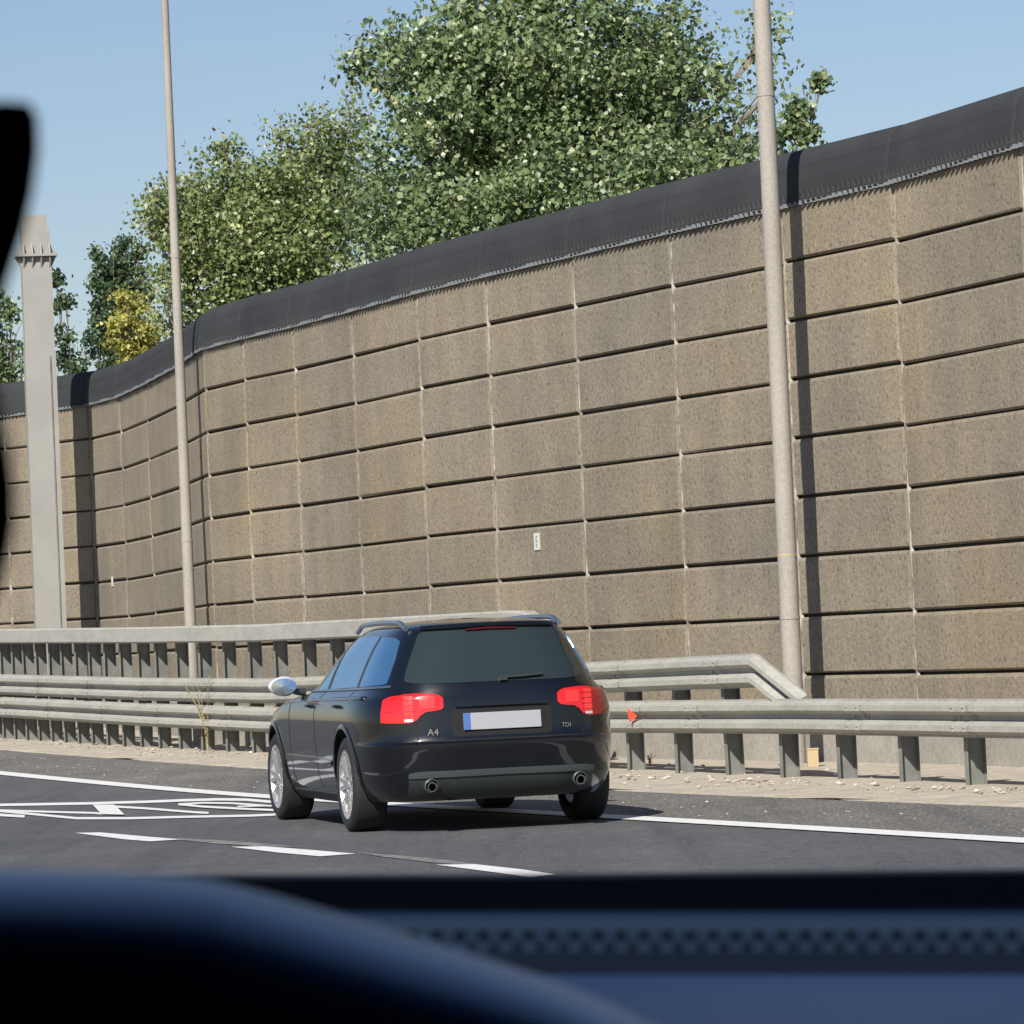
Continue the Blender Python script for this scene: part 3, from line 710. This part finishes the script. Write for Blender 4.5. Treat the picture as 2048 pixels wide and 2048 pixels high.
def patch(cols, mode, name, m, off=.004, th=.006, rows=10, ncol=40, parent=None, smooth=40, sx=1):
    """cols: (pos, z_bottom, z_top); mode 'R': pos is x on the tail, 'S': pos is y on the side (sx = side), 'C': pos = corner angle"""
    P = [c[0] for c in cols]; zb = [c[1] for c in cols]; zt = [c[2] for c in cols]
    def surf(p, z):
        if mode == 'R': return Vector((p, yr(p, z), z))
        if mode == 'S': return Vector((sx*xs_(p, z), p, z))
        W = Wf(z); r = Rf(z); a = R(p); q = (math.sin(a)**NR+math.cos(a)**NR)**(-1/NR)
        return Vector((sx*W*q*math.sin(a), YC-(YC-r)*q*math.cos(a), z))
    def nrml(p, z):
        e = .004 if mode != 'C' else .4
        a = surf(p+e, z)-surf(p-e, z); b = surf(p, z+.004)-surf(p, z-.004); n = a.cross(b).normalized()
        s = surf(p, z)
        if n.dot(Vector((s.x, s.y-1.2, 0))) < 0: n = -n
        return n
    front = []; back = []
    for i in range(ncol+1):
        p = P[0]+(P[-1]-P[0])*i/ncol; b = float(np.interp(p, P, zb)); t = float(np.interp(p, P, zt)); fr = []; bk = []
        for j in range(rows+1):
            z = b+(t-b)*j/rows; s = surf(p, z); n = nrml(p, z); fr.append(s+n*off); bk.append(s+n*(off-th))
        front.append(fr); back.append(bk)
    mb = MB(); nF = len(front)*len(front[0]); mb.grid(front)
    rim = front[0] + [c[-1] for c in front[1:]] + front[-1][::-1][1:] + [c[0] for c in front[1:-1]][::-1]
    rimb = back[0] + [c[-1] for c in back[1:]] + back[-1][::-1][1:] + [c[0] for c in back[1:-1]][::-1]
    mb.grid([rim, rimb], True)
    me = mb.mesh(name); bm = bmesh.new(); bm.from_mesh(me); bmesh.ops.remove_doubles(bm, verts=bm.verts, dist=.0004); bmesh.ops.recalc_face_normals(bm, faces=bm.faces); bm.to_mesh(me); bm.free()
    return link(name, me, m, parent or car, True, smooth)
# glass
patch([(-.60,1.00,1.01),(-.575,.985,1.08),(-.47,.975,1.30),(-.44,.975,1.318),(0,.975,1.325),(.44,.975,1.318),(.47,.975,1.30),(.575,.985,1.08),(.60,1.00,1.01)], 'R', 'rear_window', M_glass_r, ncol=60)
for sx in (-1, 1):
    patch([(-.60,.985,1.03),(-.56,.98,1.16),(-.50,.978,1.262),(-.42,.975,1.285),(-.09,.968,1.298)], 'S', 'quarter_window', M_glass_s, sx=sx)
    patch([(-.01,.968,1.302),(.25,.965,1.306),(.90,.955,1.306)], 'S', 'rear_side_window', M_glass_s, sx=sx)
    patch([(-.088,.966,1.300),(-.012,.966,1.304)], 'S', 'window_pillar', M_plastic, sx=sx, rows=12, ncol=3)
    patch([(.902,.953,1.308),(.998,.953,1.308)], 'S', 'window_pillar', M_plastic, sx=sx, rows=12, ncol=3)
    patch([(1.0,.955,1.305),(1.30,.95,1.285),(1.45,.95,1.25),(1.75,.95,1.10),(1.98,.95,.965)], 'S', 'front_side_window', M_glass_s, sx=sx)
    patch([(-.66,.958,.974),(-.30,.952,.966),(.5,.944,.956),(1.98,.932,.944)], 'S', 'window_trim', M_rail, sx=sx, rows=2, off=.007)
    # door gaps
    for y0 in (1.02, 1.98):
        patch([(y0,.27,.945),(y0+.006,.27,.945)], 'S', 'door_gap', M_gap, sx=sx, ncol=1, rows=30, off=.0015, th=.004)
    patch([(.44,.27,.5),(.446,.27,.5)], 'S', 'door_gap', M_gap, sx=sx, ncol=1, rows=12, off=.0015, th=.004)
    patch([(.02,.90,.945),(.026,.90,.945)], 'S', 'door_gap', M_gap, sx=sx, ncol=1, rows=4, off=.0015, th=.004)
    patch([(.44,.44,.47),(1.0,.455,.487),(2.15,.46,.492)], 'S', 'side_moulding', M_carpaint, sx=sx, rows=4, off=.016, th=.02)
    patch([(.40,.185,.245),(2.2,.185,.245)], 'S', 'sill', M_plastic, sx=sx, rows=4, off=.012, th=.02)
    patch([(-.45,.885,.905),(.5,.878,.898),(2.3,.86,.876)], 'S', 'shoulder_crease', M_carpaint, sx=sx, rows=3, off=.007, th=.012, smooth=180)
    for y0 in (.12, 1.12):
        mb = MB(); x = sx*(xs_(y0+.1, .84)+.022); mb.tube([(x-sx*.03, y0, .842),(x, y0+.03, .845),(x+sx*.004, y0+.1, .845),(x, y0+.17, .845),(x-sx*.03, y0+.2, .842)], .011, 10)
        cbuild(mb, 'door_handle', M_carpaint, smooth=60)
    # wheel arch lips
    for y0 in (0, 2.643):
        rows_ = []
        for k in range(25):
            a = math.pi*(k/24*1.10-.05); rr = []
            for rad, oo in ((.358,-.02),(.360,.012),(.372,.016),(.392,.003)):
                y = y0+math.cos(a)*rad; z = .335+math.sin(a)*rad; rr.append((sx*(xs_(y, max(z,.18))+oo), y, max(z,.18)))
            rows_.append(rr)
        mb = MB(); mb.grid(rows_); cbuild(mb, 'arch_lip', M_carpaint, smooth=60)
    # tail lamps: main lens on the tail, outer lens wrapped round the corner
    L = patch([(.385,0.820,0.880),(.40,0.807,0.893),(.43,0.800,0.905),(.50,0.793,0.911),(.535,0.770,0.912),(.56,0.740,0.912),(.60,0.725,0.910),(.635,0.725,0.907)] if sx > 0 else
              [(-.635,0.725,0.907),(-.60,0.725,0.910),(-.56,0.740,0.912),(-.535,0.770,0.912),(-.50,0.793,0.911),(-.43,0.800,0.905),(-.40,0.807,0.893),(-.385,0.820,0.880)], 'R', 'tail_lamp', M_lamp, off=.010, th=.02, rows=12)
    zz = .86
    def ang_of_x(x, z):
        lo, hi = 0, 90
        for _ in range(40):
            mid = (lo+hi)/2; a = R(mid); q = (math.sin(a)**NR+math.cos(a)**NR)**(-1/NR)
            if Wf(z)*q*math.sin(a) < x: lo = mid
            else: hi = mid
        return lo
    a0 = ang_of_x(.6365, zz)
    patch([(a0-1.6,0.725,0.906),(a0+3,.727,.902),(a0+6,.729,.895),(a0+8,.733,.880)], 'C', 'outer_lens', M_lampdk if sx > 0 else M_lamp, off=.009, th=.02, rows=12, ncol=24, sx=sx, parent=L)
    xx = (.44,.535) if sx > 0 else (-.535,-.44)
    patch([(xx[0],0.817,0.890),(xx[1],0.817,0.895)], 'R', 'lamp_cell', M_lampin, off=.0125, th=.004, rows=4, ncol=8, parent=L)
    xx = (.575,.63) if sx > 0 else (-.63,-.575)
    patch([(xx[0],0.755,0.895),(xx[1],0.755,0.895)], 'R', 'lamp_cell', M_lampin, off=.0125, th=.004, rows=4, ncol=8, parent=L)
    xx = (.58,.63) if sx > 0 else (-.63,-.58)
    patch([(xx[0],0.733,0.750),(xx[1],0.733,0.750)], 'R', 'lamp_cell', M_mirror, off=.0125, th=.004, rows=2, ncol=4, parent=L)
    for zz_ in (.765, .80, .835, .87):
        xx = (.555,.632) if sx > 0 else (-.632,-.555)
        patch([(xx[0],zz_,zz_+.004),(xx[1],zz_,zz_+.004)], 'R', 'lens_groove', M_lampdk, off=.0135, th=.004, rows=1, ncol=6, parent=L)
    for zz_ in (.80, .84, .875):
        patch([(a0+.5,zz_,zz_+.004),(a0+7,zz_,zz_+.004)], 'C', 'lens_groove', M_lampdk, off=.0105, th=.003, rows=1, ncol=6, sx=sx, parent=L)
    # tailgate side gap below lamp, bumper gap
    a, b = (.555,.563) if sx > 0 else (-.563,-.555)
    patch([(a,.612,.73),(b,.612,.73)], 'R', 'tailgate_gap', M_gap, off=.0015, th=.004, ncol=1, rows=8)
    # exhaust
    mb = MB(); c = (sx*.50, -.95, .305)
    mb.lathe([(.12,.031),(-.03,.033),(-.045,.031),(-.045,.026),(.08,.025)], c, (0,1,0.0001), 28); cbuild(mb, 'exhaust_pipe', M_steel, smooth=50)
    mb = MB(); mb.lathe([(-.012,.050),(-.040,.047),(-.043,.042),(-.02,.039),(.02,.037)], (sx*.50, -.945, .312), (0,1,0.0001), 28); cbuild(mb, 'exhaust_surround', M_bplastic, smooth=50)
    # reflector in bumper
    a, b = (.66,.72) if sx > 0 else (-.72,-.66)
    # roof rail
    pts = []
    for k in range(25):
        t = k/24; y = -.50+1.72*t; lift = min(1, min(t, 1-t)*9); lift = lift*lift*(3-2*lift)
        pts.append((sx*(.525-.02*t), y, 1.343+.040*lift + .012*math.sin(math.pi*t)))
    mb = MB(); mb.tube(pts, .017, 10); cbuild(mb, 'roof_rail', M_rail, smooth=60)
    # mirror
    mx = sx*.955; my = 1.80; rows_ = []
    for k in range(11):
        a = math.pi*k/10; rr = []
        for j in range(16):
            b = 2*math.pi*j/16; rr.append((mx+sx*(.105*math.sin(a)*math.cos(b)), my-.055*math.cos(a)*1.0+.01, .985+.072*math.sin(a)*math.sin(b)*(1-.15*math.cos(b)*1)))
        rows_.append(rr)
    mb = MB(); mb.grid(rows_, True); H_ = cbuild(mb, 'side_mirror', M_carpaint if sx > 0 else M_mirror, smooth=80)  # left shell coloured pale as a sun glint, right one in body paint
    mb = MB(); mb.tube([(sx*.79, my+.03, .935),(sx*.87, my+.01, .945)], [.03,.022], 10); cbuild(mb, 'mirror_arm', M_plastic, H_)
    mb = MB(); rr = [[(mx+sx*(.092*q*math.cos(b)), my-.048-.004*(1-q), .985+.058*q*math.sin(b)) for b in [2*math.pi*j/20 for j in range(20)]] for q in (0.01, 1)]
    mb.grid(rr, True); cbuild(mb, 'mirror_glass', M_chrome, H_)
# tail details
patch([(-.44,1.322,1.338),(0,1.329,1.345),(.44,1.322,1.338)], 'R', 'roof_spoiler', M_carpaint, off=.026, th=.03, rows=3, ncol=40)
patch([(-.17,1.312,1.321),(0,1.316,1.327),(.17,1.312,1.321)], 'R', 'brake_light', M_lampblk, off=.020, th=.02, rows=2, ncol=14)
patch([(-.60,.597,.605),(.60,.597,.605)], 'R', 'tailgate_gap', M_gap, off=.0015, th=.004, rows=1, ncol=40)
patch([(-.62,.365,.395),(-.56,.365,.405),(0,.37,.407),(.56,.365,.405),(.62,.365,.395)], 'R', 'bumper_lip', M_bplastic, off=.014, th=.02, rows=4, ncol=50)
patch([(-.62,.25,.362),(-.5,.225,.365),(0,.225,.368),(.5,.225,.365),(.62,.25,.362)], 'R', 'bumper_insert', M_plastic, off=.004, th=.01, rows=8, ncol=50)
patch([(-.335,.635,.80),(-.31,.625,.815),(0,.625,.82),(.31,.625,.815),(.335,.635,.80)], 'R', 'plate_recess', M_gap, off=.001, th=.004, rows=6, ncol=20)
PL = patch([(-.26,.665,.775),(.26,.665,.775)], 'R', 'number_plate', M_plate, off=.014, th=.012, rows=2, ncol=10)
patch([(-.26,.665,.775),(-.215,.665,.775)], 'R', 'country_band', M_pblue, off=.016, th=.003, rows=2, ncol=2, parent=PL)
patch([(-.31,.818,.836),(.31,.818,.836)], 'R', 'tailgate_grip', M_carpaint, off=.018, th=.02, rows=2, ncol=20)
# wiper
mb = MB(); mb.tube([(.02, yr(.02,1.0)-.022, 1.00),(.16, yr(.16,1.0)-.024, 1.003),(.30, yr(.3,1.0)-.018, 1.012)], .008, 8)
mb.box((.03, yr(.03,.99)-.012, .995), (.05,.03,.03)); cbuild(mb, 'rear_wiper', M_plastic, smooth=50)
def text(body_, x, z, size, m, name, dx=0):
    cu = bpy.data.curves.new(name, 'FONT'); cu.body = body_; cu.size = size; cu.extrude = .002; cu.space_character = 1.05
    o = bpy.data.objects.new(name, cu); COL.objects.link(o); dg = bpy.context.evaluated_depsgraph_get()
    me = bpy.data.meshes.new_from_object(o.evaluated_get(dg)); bpy.data.objects.remove(o)
    sl = math.atan2(yr(x+.05+dx, z)-yr(x+dx, z), .05)
    me.transform(Matrix.Translation((x, yr(x+dx, z)-.014-dx*.2, z)) @ Matrix.Rotation(sl, 4, 'Z') @ Matrix.Rotation(R(90), 4, 'X'))
    link(name, me, m, car, True)
text("A4", -.50, .640, .062, M_chrome, 'badge')
text("TDI", .40, .655, .042, M_chrome, 'badge', .05)
# windscreen at the front (seen only from elsewhere)
def fpt(x, z, off=.004):
    W = Wf(z); f = Ff(z); yf = f-LF; t = min(.999, abs(x)/W); return (x, yf+(f-yf)*(1-t**NF)**(1/NF)+off, z)
mb = MB(); mb.grid([[fpt(-.66+1.32*i/24*(1-(z-.97)*.55)+.66*(z-.97)*.55, z, .006) for i in range(25)] for z in np.linspace(.97, 1.31, 10)]); cbuild(mb, 'windscreen', M_glass_s, smooth=80)
# wheels
def wheel(x, y, sx, steer=0):
    w_ = bpy.data.objects.new('wheel', None)
    prof = []
    mb = MB(); wd = .112
    pr = [(-wd, .232),(-wd-.004, .25),(-wd-.006,.285),(-wd+.012,.312),(-wd+.035,.3185),(0,.320),(wd-.035,.3185),(wd-.012,.312),(wd+.006,.285),(wd+.004,.25),(wd,.232)]
    c = Vector((0,0,0))
    mb.lathe(pr, c, (1,0,0), 56)
    ty = mb.mesh('tyre'); 
    rim = MB(); o = sx
    rim.lathe([(o*.105,.236),(o*.112,.232),(o*.108,.222),(o*.085,.215),(o*.02,.205),(-o*.09,.205)], c, (1,0,0), 56)
    rim.lathe([(o*.098,.001),(o*.100,.03),(o*.090,.036),(o*.080,.062),(o*.05,.07)], c, (1,0,0), 30)
    for k in range(7):
        for s2 in (-.085, .085):
            a = 2*math.pi*k/7+s2; d = Vector((0, math.cos(a), math.sin(a))); a2 = 2*math.pi*k/7+s2*1.9; e = Vector((0, math.cos(a2), math.sin(a2)))
            p0 = d*.05+Vector((o*.088,0,0)); p1 = e*.214+Vector((o*.100,0,0)); u = (p1-p0).normalized(); tn = Vector((o,0,0)); wv = u.cross(tn).normalized()
            rim.box((p0+p1)/2, ((p1-p0).length, .021, .02), (u, wv, tn))
    disc = MB(); disc.lathe([(o*.03,.001),(o*.03,.155),(o*.0,.155),(o*0,.001)], c, (1,0,0), 40)
    T = Matrix.Translation((x, y, .320)) @ Matrix.Rotation(steer, 4, 'Z')
    wheel_t = None
    rm = rim.mesh('rim')
    for me_ in (ty, rm): me_.transform(T)
    dm = disc.mesh('brake_disc'); dm.transform(T)
    t_ = link('wheel', ty, M_rubber, car, True, smooth=50)
    link('rim', rm, M_alloy, t_, True, smooth=30); link('brake_disc', dm, M_steel, t_, True, smooth=30)
    bpy.data.objects.remove(w_)
for sx in (-1, 1):
    wheel(sx*.765, 0, sx); wheel(sx*.765, 2.643, sx, R(1.5))
mb = MB(); mb.box((0, 1.2, .245), (1.0, 3.6, .07)); mb.tube([(-.3,-.62,.29),(.3,-.62,.29)], .07, 16); cbuild(mb, 'underbody', M_plastic)

# ------------------------------------------------------------------ the vehicle the picture is taken from
own = thing('vehicle_interior', 'out of focus dark dashboard and window trim of the vehicle the camera sits in', 'car interior', (0, 0, 0))
M_dashblk = mat("dashboard_black", (.004,.004,.005), .7)
M_dashblue = mat("glossy_dark_blue_trim", (.012,.11,.36), .6, 0, Coat_Weight=.3, Coat_Roughness=.3)
M_dashblue2 = mat("dark_blue_trim", (.02,.04,.08), .5)
M_hood = mat("hood_vinyl", (.06,.21,.58), .36, 0, Specular_IOR_Level=.6)
M_brown = mat("grey_brown_trim", (.10,.09,.085), .7)
M_bead = mat("bead_trim", (.24,.26,.255), .5)
M_vent = mat("perforated_trim", (.16,.19,.19), .6)
def sheet(cols_fn, xs, name, m):
    mb = MB(); mb.grid([[at(x, py, Y) for py, Y in cols_fn(x)] for x in xs]); return mb.build(name, m, own, smooth=50)
XS = list(np.linspace(-2500, 4500, 71))
sl = lambda x: -.010*(x-1024)*(1 if x > 1024 else .15)
sheet(lambda x: [(1748+sl(x), 1.45), (1749+sl(x), 1.32), (1756+sl(x), 1.30), (1822+sl(x)*.3, 1.295)], XS, 'dashboard_edge', M_dashblk)
sheet(lambda x: [(1820+sl(x)*.3, 1.292), (1858, 1.20)], XS, 'dashboard_slope', M_dashblue2)
def vent(x): return [(1858, 1.20), (1880, 1.17), (1902, 1.15)]
VX = list(np.linspace(-1500, 3500, 401))
mb = MB(); rows = []
for i, x in enumerate(VX):
    b = .0025*math.cos(x/46*2*math.pi); rows.append([at(x, py, Y-(b if k % 2 else -b*.3)) for k, (py, Y) in enumerate(((1858,1.20),(1866,1.192),(1880,1.185),(1894,1.175),(1902,1.16)))])
mb.grid(rows); nf_ = len(mb.f)
for i in range(-20, 70):
    for rr, (py, Y) in enumerate(((1865, 1.190), (1893, 1.168))):
        p = at(i*46+rr*23, py, Y-.002); mb.box(p, (.0030, .0016, .0014))
o = mb.build('perforated_strip', M_vent, own); o.data.materials.append(M_bead)
for p in o.data.polygons[nf_:]: p.material_index = 1
sheet(lambda x: [(1902, 1.16), (1925, 1.15), (1949+.4*sl(x)*0, 1.14)], XS, 'dashboard_trim', M_brown)
sheet(lambda x: [(1949, 1.138), (1990, 1.08), (2060, 1.0), (2300, .80), (3200, .62)], XS, 'dashboard_pad', M_dashblue)
hx = [-2500,-1200,-400,0,200,400,530,680,850,1000,1150,1300,1450,1700]; hy = [1760,1738,1733,1737,1743,1757,1786,1829,1880,1926,1978,2046,2130,2400]
hf = pchip(hx, hy)
hw = pchip([-2500,0,400,800,1200,1700],[150,150,165,150,130,130])
def hood(x):
    y = hf(x); w = hw(x)
    return [(y+60, .90), (y+8, .84), (y, .80), (y+.12*w, .775), (y+.35*w, .757), (y+.65*w, .745), (y+w, .738), (y+1.6*w, .734), (y+3.5*w, .732), (y+9*w, .73)]
sheet(hood, list(np.linspace(-2500, 1700, 120)), 'instrument_hood', M_hood)
# window trim at the left edge, a solid rounded piece
pil = [(-260,208),(20,202),(60,206),(76,236),(78,300),(68,380),(50,460),(24,540),(-2,620),(-8,760),(6,850),(20,910),(28,980),(28,1050),(16,1120),(0,1180),(-30,1260),(-260,1300)]
mb = MB(); ring = [[at(x, y, Y) for x, y in pil] for Y in (.60, .64)]
mb.grid(ring, True); n_ = len(pil); mb.f += [tuple(range(n_))[::-1], tuple(range(n_, 2*n_))]; mb.build('window_trim', M_dashblk, own)
# unseen roof slab, added to keep the sun off the dashboard
mb = MB(); mb.box((0.1, -.42, 1.50), (1.7, 2.9, .05)); mb.build('added_roof_shade', M_dashblk, own)
mb = MB(); mb.box((-.76, -.55, 1.1), (.04, 2.6, .8)); mb.build('side_light_block', M_dashblk, own)  # unseen panels on both sides, added to dim the cabin
mb = MB(); mb.box((.96, -.55, 1.1), (.04, 2.6, .8)); mb.build('side_light_block', M_dashblk, own)
mb = MB(); mb.box((.1, -1.84, 1.1), (1.68, .06, .8)); mb.build('rear_light_block', M_dashblk, own)  # unseen rear panel, added so light enters only from the front
mb = MB(); mb.box((.1, -.3, .69), (1.68, 3.0, .04)); mb.build('floor', M_dashblk, own)
